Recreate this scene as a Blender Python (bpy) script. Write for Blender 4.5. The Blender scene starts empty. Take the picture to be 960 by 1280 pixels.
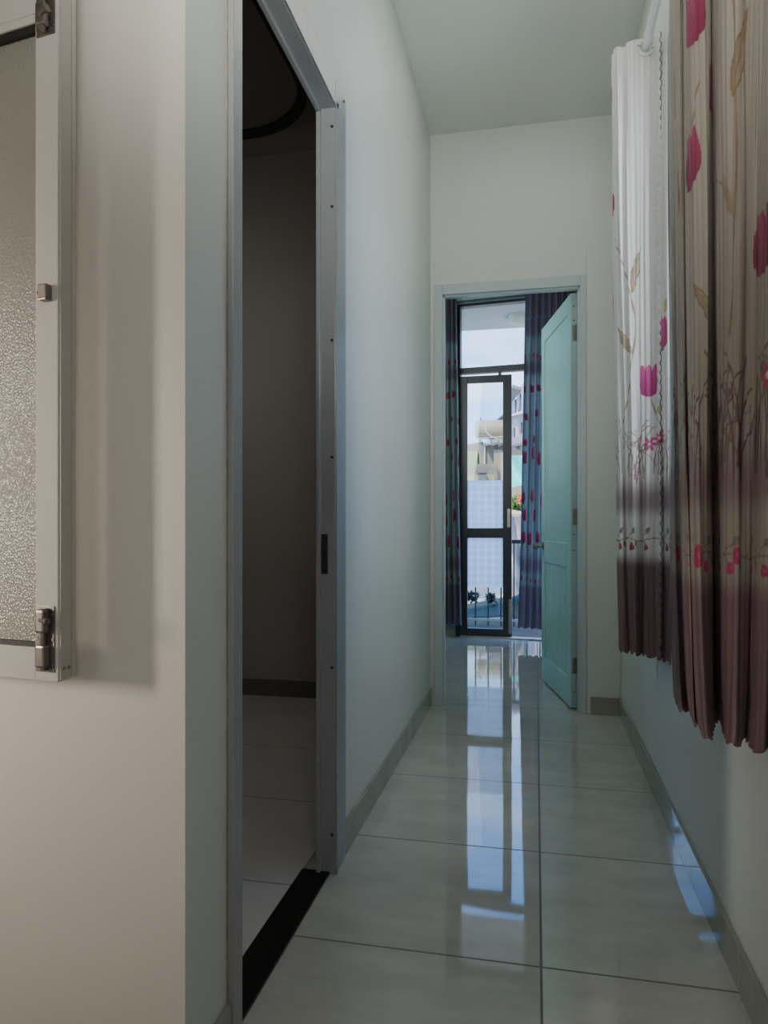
import bpy, bmesh, math, random
import numpy as np
from mathutils import Vector, Matrix
random.seed(7); rng = np.random.RandomState(5)
PI = math.pi
SC = bpy.context.scene
COL = SC.collection
# ------------------------------------------------------------------ camera model (960x1280 frame)
FPX, HX, HY, CAMH = 887.0, 670.0, 655.0, 1.05
TH = math.atan((HX-480)/FPX); SN, CS = math.sin(TH), math.cos(TH)
def P(px, py, t):
    """world point seen at pixel (px, py) at distance t in front of the camera"""
    xc = (px-480)/FPX
    return Vector(((-SN+xc*CS)*t, (CS+xc*SN)*t, CAMH-(py-HY)/FPX*t))
def at_x(px, X):
    xc = (px-480)/FPX
    return X/(-SN+xc*CS)
def at_y(px, Y):
    xc = (px-480)/FPX
    return Y/(CS+xc*SN)

# ------------------------------------------------------------------ materials
def new_mat(name):
    m = bpy.data.materials.new(name); m.use_nodes = True
    nt = m.node_tree; b = nt.nodes['Principled BSDF']
    return m, nt, b
def mat(name, col, rough=.5, metal=0, var=0.0, scale=8, bump=0.0, spec=.5, col2=None, coat=0):
    m, nt, b = new_mat(name)
    b.inputs['Roughness'].default_value = rough; b.inputs['Metallic'].default_value = metal
    b.inputs['Specular IOR Level'].default_value = spec
    b.inputs['Coat Weight'].default_value = coat
    c = (*col, 1)
    b.inputs['Base Color'].default_value = c
    if var or bump:
        tc = nt.nodes.new('ShaderNodeTexCoord'); n = nt.nodes.new('ShaderNodeTexNoise')
        n.inputs['Scale'].default_value = scale; n.inputs['Detail'].default_value = 5
        nt.links.new(tc.outputs['Object'], n.inputs['Vector'])
        if var:
            mx = nt.nodes.new('ShaderNodeMix'); mx.data_type = 'RGBA'
            c2 = col2 or tuple(max(0, x*(1-var)) for x in col)
            mx.inputs[6].default_value = c; mx.inputs[7].default_value = (*c2, 1)
            rp = nt.nodes.new('ShaderNodeMapRange')
            rp.inputs[1].default_value = .35; rp.inputs[2].default_value = .65
            nt.links.new(n.outputs['Fac'], rp.inputs[0]); nt.links.new(rp.outputs[0], mx.inputs[0])
            nt.links.new(mx.outputs[2], b.inputs['Base Color'])
        if bump:
            bp = nt.nodes.new('ShaderNodeBump'); bp.inputs['Strength'].default_value = bump
            bp.inputs['Distance'].default_value = .01
            nt.links.new(n.outputs['Fac'], bp.inputs['Height']); nt.links.new(bp.outputs[0], b.inputs['Normal'])
    return m

def tile_mat(name, c1, c2, grout, size, off, rough, ior=1.6, axis='XY', mortar=.003):
    m, nt, b = new_mat(name)
    N = nt.nodes; L = nt.links
    tc = N.new('ShaderNodeTexCoord'); sep = N.new('ShaderNodeSeparateXYZ'); L.new(tc.outputs['Object'], sep.inputs[0])
    sizes = size if isinstance(size, tuple) else (size,)*len(axis)
    def line(out, o, size):
        a = N.new('ShaderNodeMath'); a.operation = 'SUBTRACT'; L.new(out, a.inputs[0]); a.inputs[1].default_value = o
        d = N.new('ShaderNodeMath'); d.operation = 'DIVIDE'; L.new(a.outputs[0], d.inputs[0]); d.inputs[1].default_value = size
        r = N.new('ShaderNodeMath'); r.operation = 'ROUND'; L.new(d.outputs[0], r.inputs[0])
        s = N.new('ShaderNodeMath'); s.operation = 'SUBTRACT'; L.new(d.outputs[0], s.inputs[0]); L.new(r.outputs[0], s.inputs[1])
        ab = N.new('ShaderNodeMath'); ab.operation = 'ABSOLUTE'; L.new(s.outputs[0], ab.inputs[0])
        lt = N.new('ShaderNodeMath'); lt.operation = 'LESS_THAN'; L.new(ab.outputs[0], lt.inputs[0]); lt.inputs[1].default_value = mortar/size
        fl = N.new('ShaderNodeMath'); fl.operation = 'FLOOR'; L.new(d.outputs[0], fl.inputs[0])
        return lt.outputs[0], fl.outputs[0]
    axes = {'X': 0, 'Y': 1, 'Z': 2}
    lines = [line(sep.outputs[axes[a]], off[i], sizes[i]) for i, a in enumerate(axis)]
    g = lines[0][0]
    if len(lines) > 1:
        mxm = N.new('ShaderNodeMath'); mxm.operation = 'MAXIMUM'; L.new(lines[0][0], mxm.inputs[0]); L.new(lines[1][0], mxm.inputs[1]); g = mxm.outputs[0]
    n = N.new('ShaderNodeTexNoise'); n.inputs['Scale'].default_value = 3.2; n.inputs['Detail'].default_value = 8
    n.inputs['Roughness'].default_value = .68
    mp = N.new('ShaderNodeMapping'); mp.inputs['Scale'].default_value = (1, 2.4, 1); L.new(tc.outputs['Object'], mp.inputs[0]); L.new(mp.outputs[0], n.inputs['Vector'])
    rp = N.new('ShaderNodeMapRange'); rp.inputs[1].default_value = .35; rp.inputs[2].default_value = .68; L.new(n.outputs['Fac'], rp.inputs[0])
    mx = N.new('ShaderNodeMix'); mx.data_type = 'RGBA'; mx.inputs[6].default_value = (*c1, 1); mx.inputs[7].default_value = (*c2, 1); L.new(rp.outputs[0], mx.inputs[0])
    m2 = N.new('ShaderNodeMix'); m2.data_type = 'RGBA'; L.new(mx.outputs[2], m2.inputs[6]); m2.inputs[7].default_value = (*grout, 1); L.new(g, m2.inputs[0])
    L.new(m2.outputs[2], b.inputs['Base Color'])
    rr = N.new('ShaderNodeMapRange'); rr.inputs[3].default_value = rough; rr.inputs[4].default_value = .6; L.new(g, rr.inputs[0]); L.new(rr.outputs[0], b.inputs['Roughness'])
    b.inputs['IOR'].default_value = ior
    # gentle unevenness of the polished surface, and a dip at the joints
    n2 = N.new('ShaderNodeTexNoise'); n2.inputs['Scale'].default_value = 2.2; n2.inputs['Detail'].default_value = 2; L.new(tc.outputs['Object'], n2.inputs['Vector'])
    sb = N.new('ShaderNodeMath'); sb.operation = 'MULTIPLY_ADD'; L.new(g, sb.inputs[0]); sb.inputs[1].default_value = -.25; L.new(n2.outputs['Fac'], sb.inputs[2])
    bp = N.new('ShaderNodeBump'); bp.inputs['Strength'].default_value = .12; bp.inputs['Distance'].default_value = .006
    L.new(sb.outputs[0], bp.inputs['Height']); L.new(bp.outputs[0], b.inputs['Normal'])
    return m

M = {}
M['wall'] = mat('corridor_wall_paint', (.60,.622,.588), .42, var=.04, scale=2.5, bump=.02)
M['wall_warm'] = mat('warm_lit_wall_paint', (.64,.595,.53), .5, var=.04, scale=2.2, bump=.02)  # wall paint tinted cream, warm light put into the colour
M['aqua_wall'] = mat('aqua_wall_paint', (.36,.62,.60), .5, var=.05, scale=2)
M['pale_wall'] = mat('pale_wall_paint', (.62,.70,.67), .5, var=.04, scale=2)
M['ceil'] = mat('ceiling_paint', (.64,.675,.62), .6, var=.03, scale=2)
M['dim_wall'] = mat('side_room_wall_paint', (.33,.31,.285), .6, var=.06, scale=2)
M['floor'] = tile_mat('polished_floor_tile', (.47,.47,.43), (.39,.392,.355), (.09,.09,.085), (.66,.603), (.012, 1.722), .035, 1.75)
M['side_floor'] = tile_mat('side_room_floor_tile', (.56,.55,.53), (.52,.51,.49), (.2,.2,.19), .6, (1.95,), .22, 1.5, axis='Y')
M['base'] = tile_mat('glossy_baseboard_tile', (.29,.295,.25), (.24,.25,.21), (.12,.12,.11), .603, (1.722,), .05, 1.7, axis='Y', mortar=.0015)
M['base_x'] = tile_mat('glossy_baseboard_tile_across', (.31,.31,.265), (.26,.27,.225), (.12,.12,.11), .603, (.012,), .08, 1.6, axis='X', mortar=.0015)
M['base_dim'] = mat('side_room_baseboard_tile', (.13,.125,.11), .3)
M['granite'] = mat('black_granite', (.008,.008,.008), .35, var=.4, scale=60, spec=.3)
M['alu_grey'] = mat('grey_aluminium_frame', (.31,.318,.325), .32, .0, var=.03, scale=3, coat=.2)
M['alu_aqua'] = mat('pale_aqua_aluminium_frame', (.43,.51,.52), .33, coat=.2)
M['door_aqua'] = mat('aqua_door_enamel', (.335,.575,.545), .32, var=.06, scale=3, coat=.15)
M['door_edge'] = mat('door_edge_grey', (.36,.46,.465), .35)
M['dark_alu'] = mat('charcoal_aluminium', (.035,.037,.044), .35)
M['white_alu'] = mat('white_sash_aluminium', (.53,.50,.455), .62, spec=.2)
M['sash_side'] = mat('sash_side_shaded', (.40,.375,.33), .45)  # sash aluminium darkened, the side's shade put into the colour
M['rubber'] = mat('black_rubber', (.012,.012,.012), .5)
M['steel'] = mat('brushed_steel', (.42,.39,.36), .28, 1.0, var=.2, scale=30)
M['worn_steel'] = mat('worn_bolt_steel', (.30,.26,.235), .36, .85, var=.35, scale=40)
M['dark_steel'] = mat('dark_steel', (.05,.05,.052), .4, .6)
M['screw'] = mat('screw_black', (.02,.02,.02), .5)
M['white_rod'] = mat('white_curtain_rod', (.72,.73,.72), .3)
M['ring'] = mat('pale_eyelet_ring', (.60,.57,.50), .28)
M['rust'] = mat('rust_stain', (.3,.14,.06), .8)
M['caulk'] = mat('yellowed_caulk', (.42,.31,.2), .8, var=.3, scale=30)
M['black_rim'] = mat('black_edge_trim', (.006,.006,.007), .4)
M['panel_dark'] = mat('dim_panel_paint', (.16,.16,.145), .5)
M['white_plaster'] = mat('white_exterior_plaster', (.62,.61,.58), .8, var=.12, scale=1.5)
M['ext_pink'] = mat('pinkish_plaster', (.46,.385,.37), .8, var=.18, scale=.7)  # the plaster's own pinkish colour
M['concrete'] = mat('weathered_concrete', (.36,.30,.22), .9, var=.45, scale=1.2, col2=(.19,.165,.13))
M['ext_yellow'] = mat('pale_yellow_plaster', (.52,.42,.22), .85, var=.2, scale=1)
M['ext_green'] = mat('pale_green_plaster', (.32,.50,.17), .85, var=.25, scale=1)
M['ext_beige'] = mat('beige_plaster', (.44,.34,.23), .85, var=.25, scale=.9)
M['steel_tank'] = mat('stainless_tank', (.58,.45,.27), .42, .4, var=.1, scale=2)
M['roof_dark'] = mat('grey_roof_sheet', (.22,.2,.2), .7, var=.3, scale=2)
M['win_dark'] = mat('dark_window_opening', (.10,.10,.11), .4)
M['teal_net'] = mat('teal_tarp', (.08,.62,.52), .5, var=.2, scale=1.3)
M['leaf'] = mat('garden_leaf', (.16,.33,.06), .6, var=.5, scale=6)
M['flower'] = mat('orange_blossom', (.75,.13,.03), .6)
M['grey_tarp'] = mat('grey_tarpaulin', (.36,.355,.38), .6, var=.3, scale=2.5)
M['green_awning'] = mat('dark_green_awning', (.008,.030,.028), .6, var=.5, scale=3)
M['road'] = mat('grey_lane', (.25,.25,.255), .8, var=.2, scale=.5)
M['yard_wall'] = mat('grey_yard_wall', (.36,.37,.39), .8, var=.3, scale=1.4)
M['lamp_glass'] = mat('opal_lamp_shade', (.75,.72,.62), .35)
M['rail'] = mat('dark_painted_railing', (.03,.032,.036), .45)
M['marble'] = mat('pale_sill_stone', (.55,.52,.47), .35, var=.3, scale=12)
M['balcony_tile'] = mat('balcony_floor_tile', (.16,.13,.11), .95, spec=.05, var=.3, scale=5)
M['wood'] = mat('orange_wood_strip', (.5,.27,.12), .5)

def clear_glass(name, tint=(.93,.97,.97), refl=.08):
    m, nt, b = new_mat(name); nt.nodes.remove(b)
    out = nt.nodes['Material Output']
    t = nt.nodes.new('ShaderNodeBsdfTransparent'); t.inputs[0].default_value = (*tint, 1)
    g = nt.nodes.new('ShaderNodeBsdfGlossy'); g.inputs['Roughness'].default_value = .02
    mx = nt.nodes.new('ShaderNodeMixShader'); mx.inputs[0].default_value = refl
    nt.links.new(t.outputs[0], mx.inputs[1]); nt.links.new(g.outputs[0], mx.inputs[2]); nt.links.new(mx.outputs[0], out.inputs[0])
    return m
M['glass'] = clear_glass('clear_glass')
def film_mat():
    m, nt, b = new_mat('diamond_privacy_film'); N = nt.nodes; L = nt.links
    out = N['Material Output']; N.remove(b)
    tc = N.new('ShaderNodeTexCoord'); mp = N.new('ShaderNodeMapping')
    mp.inputs['Rotation'].default_value = (0, math.radians(45), 0)
    L.new(tc.outputs['Object'], mp.inputs[0])
    ck = N.new('ShaderNodeTexChecker'); ck.inputs['Scale'].default_value = 21
    ck.inputs['Color1'].default_value = (.95,.97,1.0,1); ck.inputs['Color2'].default_value = (.80,.83,.92,1)
    L.new(mp.outputs[0], ck.inputs['Vector'])
    d = N.new('ShaderNodeBsdfTranslucent'); L.new(ck.outputs[0], d.inputs[0])
    t = N.new('ShaderNodeBsdfTransparent'); t.inputs[0].default_value = (.9,.92,1,1)
    mx = N.new('ShaderNodeMixShader'); mx.inputs[0].default_value = .30
    L.new(d.outputs[0], mx.inputs[1]); L.new(t.outputs[0], mx.inputs[2])
    L.new(mx.outputs[0], out.inputs[0])
    return m
M['film'] = film_mat()
def frost_mat():
    m, nt, b = new_mat('frosted_textured_glass'); N = nt.nodes; L = nt.links
    out = N['Material Output']
    b.inputs['Base Color'].default_value = (.40,.39,.34,1); b.inputs['Roughness'].default_value = .22
    tc = N.new('ShaderNodeTexCoord'); v = N.new('ShaderNodeTexVoronoi'); v.inputs['Scale'].default_value = 210
    L.new(tc.outputs['Object'], v.inputs['Vector'])
    bp = N.new('ShaderNodeBump'); bp.inputs['Strength'].default_value = .45; bp.inputs['Distance'].default_value = .002
    L.new(v.outputs['Distance'], bp.inputs['Height']); L.new(bp.outputs[0], b.inputs['Normal'])
    t = N.new('ShaderNodeBsdfTransparent'); t.inputs[0].default_value = (.92,.92,.88,1)
    mx = N.new('ShaderNodeMixShader'); mx.inputs[0].default_value = .5
    L.new(b.outputs[0], mx.inputs[1]); L.new(t.outputs[0], mx.inputs[2]); L.new(mx.outputs[0], out.inputs[0])
    return m
M['frost'] = frost_mat()
def fabric_mat(name, trans=.3):
    m, nt, b = new_mat(name); N = nt.nodes; L = nt.links
    out = N['Material Output']
    a = N.new('ShaderNodeAttribute'); a.attribute_name = 'print'
    L.new(a.outputs['Color'], b.inputs['Base Color']); b.inputs['Roughness'].default_value = .48
    b.inputs['Sheen Weight'].default_value = .15
    t = N.new('ShaderNodeBsdfTranslucent'); L.new(a.outputs['Color'], t.inputs[0])
    mx = N.new('ShaderNodeMixShader'); mx.inputs[0].default_value = trans
    L.new(b.outputs[0], mx.inputs[1]); L.new(t.outputs[0], mx.inputs[2]); L.new(mx.outputs[0], out.inputs[0])
    return m
M['fabric'] = fabric_mat('printed_satin_curtain', .22)
M['fabric_far'] = fabric_mat('printed_satin_curtain_thin', .35)

# ------------------------------------------------------------------ mesh helpers
def bx(bm, x0, x1, y0, y1, z0, z1, bev=0.0):
    x0,x1 = min(x0,x1),max(x0,x1); y0,y1 = min(y0,y1),max(y0,y1); z0,z1 = min(z0,z1),max(z0,z1)
    r = bmesh.ops.create_cube(bm, size=1)
    for v in r['verts']:
        v.co = Vector(((x0+x1)/2+v.co.x*(x1-x0), (y0+y1)/2+v.co.y*(y1-y0), (z0+z1)/2+v.co.z*(z1-z0)))
    if bev > 0:
        es = {e for v in r['verts'] for e in v.link_edges}
        bmesh.ops.bevel(bm, geom=list(es), offset=bev, segments=2, affect='EDGES', profile=.6)
    return bm
def tube(bm, pts, r, seg=10, closed=False):
    pts = [Vector(p) for p in pts]; n = len(pts); rings = []
    rr = r if isinstance(r, (list, tuple)) else [r]*n
    for i, p in enumerate(pts):
        if closed: d = pts[(i+1)%n]-pts[i-1]
        else: d = pts[min(i+1,n-1)]-pts[max(i-1,0)]
        d.normalize()
        up = Vector((0,0,1)) if abs(d.z) < .95 else Vector((1,0,0))
        a = d.cross(up).normalized(); b = d.cross(a).normalized()
        rings.append([bm.verts.new(p+(a*math.cos(2*PI*k/seg)+b*math.sin(2*PI*k/seg))*rr[i]) for k in range(seg)])
    m = n if closed else n-1
    for i in range(m):
        A, B = rings[i], rings[(i+1)%n]
        for k in range(seg):
            bm.faces.new((A[k], A[(k+1)%seg], B[(k+1)%seg], B[k]))
    if not closed:
        bm.faces.new(rings[0][::-1]); bm.faces.new(rings[-1])
    return bm
def lathe(bm, prof, c, axis='Z', seg=24):
    """prof: list of (radius, height along axis)"""
    c = Vector(c); rings = []
    for r, h in prof:
        ring = []
        for k in range(seg):
            a = 2*PI*k/seg; u, v = r*math.cos(a), r*math.sin(a)
            o = {'Z': (u,v,h), 'Y': (u,h,v), 'X': (h,u,v)}[axis]
            ring.append(bm.verts.new(c+Vector(o)))
        rings.append(ring)
    for A, B in zip(rings, rings[1:]):
        for k in range(seg):
            bm.faces.new((A[k], A[(k+1)%seg], B[(k+1)%seg], B[k]))
    if prof[0][0] > 1e-5: bm.faces.new(rings[0][::-1])
    if prof[-1][0] > 1e-5: bm.faces.new(rings[-1])
    return bm
def prism(bm, poly, z0, z1):
    lo = [bm.verts.new((x,y,z0)) for x,y in poly]; hi = [bm.verts.new((x,y,z1)) for x,y in poly]
    n = len(poly)
    bm.faces.new(lo[::-1]); bm.faces.new(hi)
    for i in range(n): bm.faces.new((lo[i], lo[(i+1)%n], hi[(i+1)%n], hi[i]))
    return bm
def slab(bm, pts, thick):
    """solid from a planar polygon of 3-D points, thickened by the vector thick"""
    t = Vector(thick); lo = [bm.verts.new(Vector(p)) for p in pts]; hi = [bm.verts.new(Vector(p)+t) for p in pts]
    n = len(pts); bm.faces.new(lo[::-1]); bm.faces.new(hi)
    for i in range(n): bm.faces.new((lo[i], lo[(i+1)%n], hi[(i+1)%n], hi[i]))
    return bm
def B(*boxes, bev=0.0):
    bm = bmesh.new()
    for b in boxes: bx(bm, *b, bev=bev)
    return bm
def smooth_obj(o, ang=40):
    for p in o.data.polygons: p.use_smooth = True
    try: o.data.set_sharp_from_angle(angle=math.radians(ang))
    except Exception: pass
def obj(name, bm, m, parent=None, smooth=False):
    bmesh.ops.recalc_face_normals(bm, faces=bm.faces[:])
    me = bpy.data.meshes.new(name); bm.to_mesh(me); bm.free()
    o = bpy.data.objects.new(name, me); COL.objects.link(o)
    me.materials.append(m)
    if parent: o.parent = parent
    if smooth: smooth_obj(o)
    return o
def tag(o, label, cat, group=None, kind=None):
    o['label'] = label; o['category'] = cat
    if group: o['group'] = group
    if kind: o['kind'] = kind
    return o
def thing(name, label, cat, loc=(0,0,0), rz=0, group=None):
    o = bpy.data.objects.new(name, None); COL.objects.link(o); o.empty_display_size = .1
    o.location = loc; o.rotation_euler = (0,0,rz)
    return tag(o, label, cat, group)
def struct(name, bm, m, parent=None, smooth=False, label=None, cat=None):
    o = obj(name, bm, m, parent, smooth)
    if parent is None:
        o['kind'] = 'structure'
        if label: o['label'] = label
        if cat: o['category'] = cat
    return o

# ------------------------------------------------------------------ dimensions
XL, XR = -.60, .455            # corridor walls
YC = 1.1425                    # outer corner of the left wall / face of the warm-lit wall
YF = 4.09                      # wall with the aqua door
ZC = 3.307                     # ceiling
YB = 6.62                      # balcony wall (at its left jamb)
DY0, DY1, DZ = 1.358, 2.045, 2.296   # side-room doorway opening

# ------------------------------------------------------------------ room shell
struct('floor', B((-3.0, 1.6, -2.6, 6.7, -.12, 0)), M['floor'], label='polished grey tile floor of the corridor', cat='floor')
struct('floor_side_room', B((-2.9, -.69, YC+.12, YF, -.02, .006)), M['side_floor'], label='pale tile floor of the dark side room', cat='floor')
struct('ceiling', B((-3.0, 1.6, -2.6, 6.75, ZC, ZC+.12)), M['ceil'], label='pale plain ceiling over the corridor', cat='ceiling')
struct('wall_left', B((XL-.064, XL, YC, DY0-.045, 0, ZC), (XL-.064, XL, DY1+.118, YF, 0, ZC), (XL-.064, XL, DY0-.045, DY1+.118, DZ+.087, ZC)), M['wall'], label='pale green-grey wall left of the corridor', cat='wall')
struct('wall_near', B((-3.0, XL-.0645, YC, YC+.10, 0, ZC), (-3.0, XL, YC-.002, YC-.0002, 0, ZC)), M['wall_warm'], label='warm-lit wall face behind the open window sash', cat='wall')
struct('wall_far', B((-3.0, -.55, YF, YF+.10, 0, ZC), (.247, 1.6, YF, YF+.10, 0, ZC), (-.55, .247, YF, YF+.10, 2.405, ZC)), M['wall'], label='wall around the aqua door', cat='wall')
WY0, WY1, WZ0, WZ1 = 1.93, 2.56, 1.22, 2.62
struct('wall_right', B((XR, XR+.12, -2.6, WY0, 0, ZC), (XR, XR+.12, WY1, YF, 0, ZC), (XR, XR+.12, WY0, WY1, 0, WZ0), (XR, XR+.12, WY0, WY1, WZ1, ZC)), M['wall'], label='pale wall right of the corridor', cat='wall')
struct('wall_back', B((-3.0, XR+.12, -2.7, -2.6, 0, ZC)), M['wall_warm'])
struct('wall_outer', B((-3.1, -3.0, -2.7, 6.7, 0, ZC)), M['wall_warm'])
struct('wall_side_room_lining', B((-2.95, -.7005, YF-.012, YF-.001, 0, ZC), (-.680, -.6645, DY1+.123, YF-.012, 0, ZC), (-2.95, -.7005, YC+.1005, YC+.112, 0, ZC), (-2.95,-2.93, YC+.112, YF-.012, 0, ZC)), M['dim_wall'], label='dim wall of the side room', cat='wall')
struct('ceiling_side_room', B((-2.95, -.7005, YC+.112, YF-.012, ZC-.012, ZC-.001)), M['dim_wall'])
struct('trim_1', B((XL+.0005, XR-.0005, YF-.014, YF-.0005, 0.10, 2.585)), M['wall']) if False else None
# low plaster step above the aqua door
bm = B((XL+.0005, -.575, YF-.012, YF-.0005, 0, 2.582), (.272, XR-.0005, YF-.012, YF-.0005, 0, 2.582), (-.575, .272, YF-.012, YF-.0005, 2.43, 2.582), bev=.003)
struct('trim_1', bm, M['wall'], label='thicker plaster band around and above the aqua door', cat='wall trim')
# far room
struct('wall_far_room_left', B((-1.45, -1.35, YF+.10, 6.72, 0, ZC)), M['aqua_wall'])
struct('wall_far_room_right', B((1.5, 1.6, YF+.10, 6.72, 0, ZC)), M['aqua_wall'])

# baseboards
struct('baseboard_left', B((XL, XL+.011, DY1+.122, YF-.013, 0, .10), (XL, XL+.011, YC-.011, DY0-.049, 0, .10), bev=.0015), M['base'], label='glossy tile baseboard along the left wall', cat='baseboard')
struct('baseboard_near', B((-2.99, XL+.0, YC-.011, YC-.0003, 0, .10), bev=.0015), M['base_x'])
struct('baseboard_right', B((XR-.011, XR-.0003, -2.55, YF-.013, 0, .10), bev=.0012), M['base'], label='glossy tile baseboard along the right wall', cat='baseboard')
struct('baseboard_far', B((.295, XR-.0115, YF-.024, YF-.0125, 0, .095), bev=.0015), M['base_x'], label='short tile baseboard right of the aqua door', cat='baseboard')
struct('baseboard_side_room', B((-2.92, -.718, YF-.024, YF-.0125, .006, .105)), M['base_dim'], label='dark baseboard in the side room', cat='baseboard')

# ------------------------------------------------------------------ doorway to the side room (frame only)
XFa = XL+.014
d1 = bpy.data.objects.new('door_1', None); COL.objects.link(d1); d1.location = (XL, (DY0+DY1)/2, 0)
d1['kind'] = 'structure'; d1['label'] = 'grey aluminium door frame of the dark side room'; d1['category'] = 'door frame'
def child(name, bm, m, root, smooth=False):
    """world-space mesh parented to a root standing at its own location"""
    bmesh.ops.transform(bm, matrix=root.matrix_basis.inverted(), verts=bm.verts[:])
    return obj(name, bm, m, root, smooth)
d1.matrix_basis  # location already set
XI = XL-.044
bm = B((XI, XFa, DY0-.045, DY0, 0, DZ+.087), bev=.003); child('jamb', bm, M['alu_grey'], d1)
bm = B((XI, XFa, DY1, DY1+.118, 0, DZ+.087), bev=.003); bx(bm, XI, XL-.031, DY1-.012, DY1+.002, 0, DZ, bev=.002)
bx(bm, XFa, XFa+.004, DY1+.001, DY1+.02, 0, DZ+.02, bev=.0015)
child('jamb', bm, M['alu_grey'], d1)
bm = B((XI, XFa-.0005, DY0, DY1, DZ, DZ+.087), bev=.003); bx(bm, XI, XL-.031, DY0, DY1, DZ-.013, DZ+.002, bev=.002)
bx(bm, XFa, XFa+.004, DY0, DY1+.02, DZ+.001, DZ+.02, bev=.0015)
child('head', bm, M['alu_grey'], d1)
bm = B((XL-.030, XL-.010, DY1-.0025, DY1+.001, .90, 1.02), bev=.002); sp = child('strike_plate', bm, M['dark_steel'], d1)
bm = B((XL-.026, XL-.014, DY1-.004, DY1-.002, .935, .985)); child('strike_slot', bm, M['screw'], d1)
for z in (.12, .62, 1.25, 1.60, 2.0, 2.24):
    bm = bmesh.new(); lathe(bm, [(.0045,-.003),(.0045,.001)], (XL+.003, DY1, z), 'Y', 10); child('screw', bm, M['screw'], d1)
bm = bmesh.new(); lathe(bm, [(.004,-.001),(.004,.003)], (XFa, DY1+.09, DZ+.07), 'X', 10); child('screw', bm, M['screw'], d1)
# yellowed caulk line along the near jamb
bm = B((XL, XL+.002, DY0-.0495, DY0-.0452, .10, 2.38)); child('caulk_line', bm, M['caulk'], d1)
bm = B((XL, XL+.002, DY1+.1185, DY1+.122, .0, 2.38)); child('caulk_line', bm, M['wall'], d1)
struct('trim_2', B((-.692, XL-.005, DY0-.03, DY1+.004, -.01, .008), bev=.001), M['granite'], label='black granite threshold in the side-room doorway', cat='threshold')

# dropped ceiling panel with black rounded edge inside the side room
def rounded_poly(x0, x1, y0, y1, r, n=10):
    p = []
    p += [(x0,y0),(x1,y0)]
    p += [(x1-r+r*math.cos(a), y1-r+r*math.sin(a)) for a in [PI/2*k/n for k in range(n+1)]]
    p += [(x0,y1)]
    return p
cp = thing('ceiling_panel', 'dark dropped ceiling panel with black rounded edge in the side room', 'ceiling panel', (-1.9,2.6,3.2))
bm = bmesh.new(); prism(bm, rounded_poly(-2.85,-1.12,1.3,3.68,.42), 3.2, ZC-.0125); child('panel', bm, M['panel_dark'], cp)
out = rounded_poly(-2.85,-1.10,1.3,3.70,.44); inn = rounded_poly(-2.85,-1.135,1.3,3.62,.40)
bm = bmesh.new()
lo_o=[bm.verts.new((x,y,3.19)) for x,y in out]; lo_i=[bm.verts.new((x,y,3.19)) for x,y in inn]
hi_o=[bm.verts.new((x,y,3.25)) for x,y in out]; hi_i=[bm.verts.new((x,y,3.25)) for x,y in inn]
for i in range(1, len(out)-1):
    j=i+1
    bm.faces.new((lo_o[i],lo_o[j],lo_i[j],lo_i[i])); bm.faces.new((hi_o[i],hi_i[i],hi_i[j],hi_o[j]))
    bm.faces.new((lo_o[i],hi_o[i],hi_o[j],lo_o[j])); bm.faces.new((lo_i[i],lo_i[j],hi_i[j],hi_i[i]))
child('edge_trim', bm, M['black_rim'], cp)

# ------------------------------------------------------------------ aqua door: frame and leaf
FX0, FX1, FZ = -.575, .272, 2.43
OX0, OX1, OZ = -.527, .238, 2.372
d2 = bpy.data.objects.new('door_2', None); COL.objects.link(d2); d2.location = (-.15, YF, 0); d2['kind'] = 'structure'
d2['label'] = 'pale aqua aluminium frame of the far doorway'; d2['category'] = 'door frame'
fy0, fy1 = YF-.022, YF+.075
bm = B((FX0, OX0, fy0, fy1, 0, FZ), bev=.003); bx(bm, OX0-.002, OX0+.012, fy0+.02, fy0+.05, 0, OZ, bev=.002); child('jamb', bm, M['alu_aqua'], d2)
bm = B((OX1, FX1, fy0, fy1, 0, FZ), bev=.003); bx(bm, OX1-.012, OX1+.002, fy0+.02, fy0+.045, 0, OZ, bev=.002); child('jamb', bm, M['alu_aqua'], d2)
bm = B((OX0, OX1, fy0+.0005, fy1, OZ, FZ), bev=.003); bx(bm, OX0, OX1, fy0+.02, fy0+.05, OZ-.012, OZ+.002, bev=.002); child('head', bm, M['alu_aqua'], d2)

# leaf: local frame, x along the leaf from the hinge, y = thickness, z up
DW, DT, DZ0, DZ1 = .755, .038, .012, 2.355
hinge = Vector((OX1-.010, YF+.062, 0))
ang = math.radians(90+11.8)          # direction of the leaf from the hinge
leaf = thing('door_leaf', 'aqua panel door standing open into the far room', 'door', hinge, ang)
# local +y points left-back (towards -X): visible face at y=+DT
S, R = .075, .085
bm = B((0,S,0,DT,DZ0,DZ1), bev=.003); obj('stile', bm, M['door_aqua'], leaf)
bm = B((DW-S,DW,0,DT,DZ0,DZ1), bev=.003); obj('stile', bm, M['door_aqua'], leaf)
bm = B((S,DW-S,0,DT,DZ1-.10,DZ1), bev=.003); obj('rail', bm, M['door_aqua'], leaf)
bm = B((S,DW-S,0,DT,DZ0,DZ0+.16), bev=.003); obj('rail', bm, M['door_aqua'], leaf)
bm = B((S,DW-S,0,DT,.80,.94), bev=.003); obj('rail', bm, M['door_aqua'], leaf)
bm = B((S-.002,DW-S+.002,.008,DT-.010,.938,DZ1-.098)); obj('upper_panel', bm, M['door_aqua'], leaf)
bm = bmesh.new(); n=9; w=(DW-2*S)/n
for i in range(n): bx(bm, S+i*w+.002, S+(i+1)*w-.002, .008, DT-.009, DZ0+.158, .802, bev=.004)
bx(bm, S-.002, DW-S+.002, .010, DT-.014, DZ0+.158, .802)
obj('lower_panel', bm, M['door_aqua'], leaf)
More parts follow.
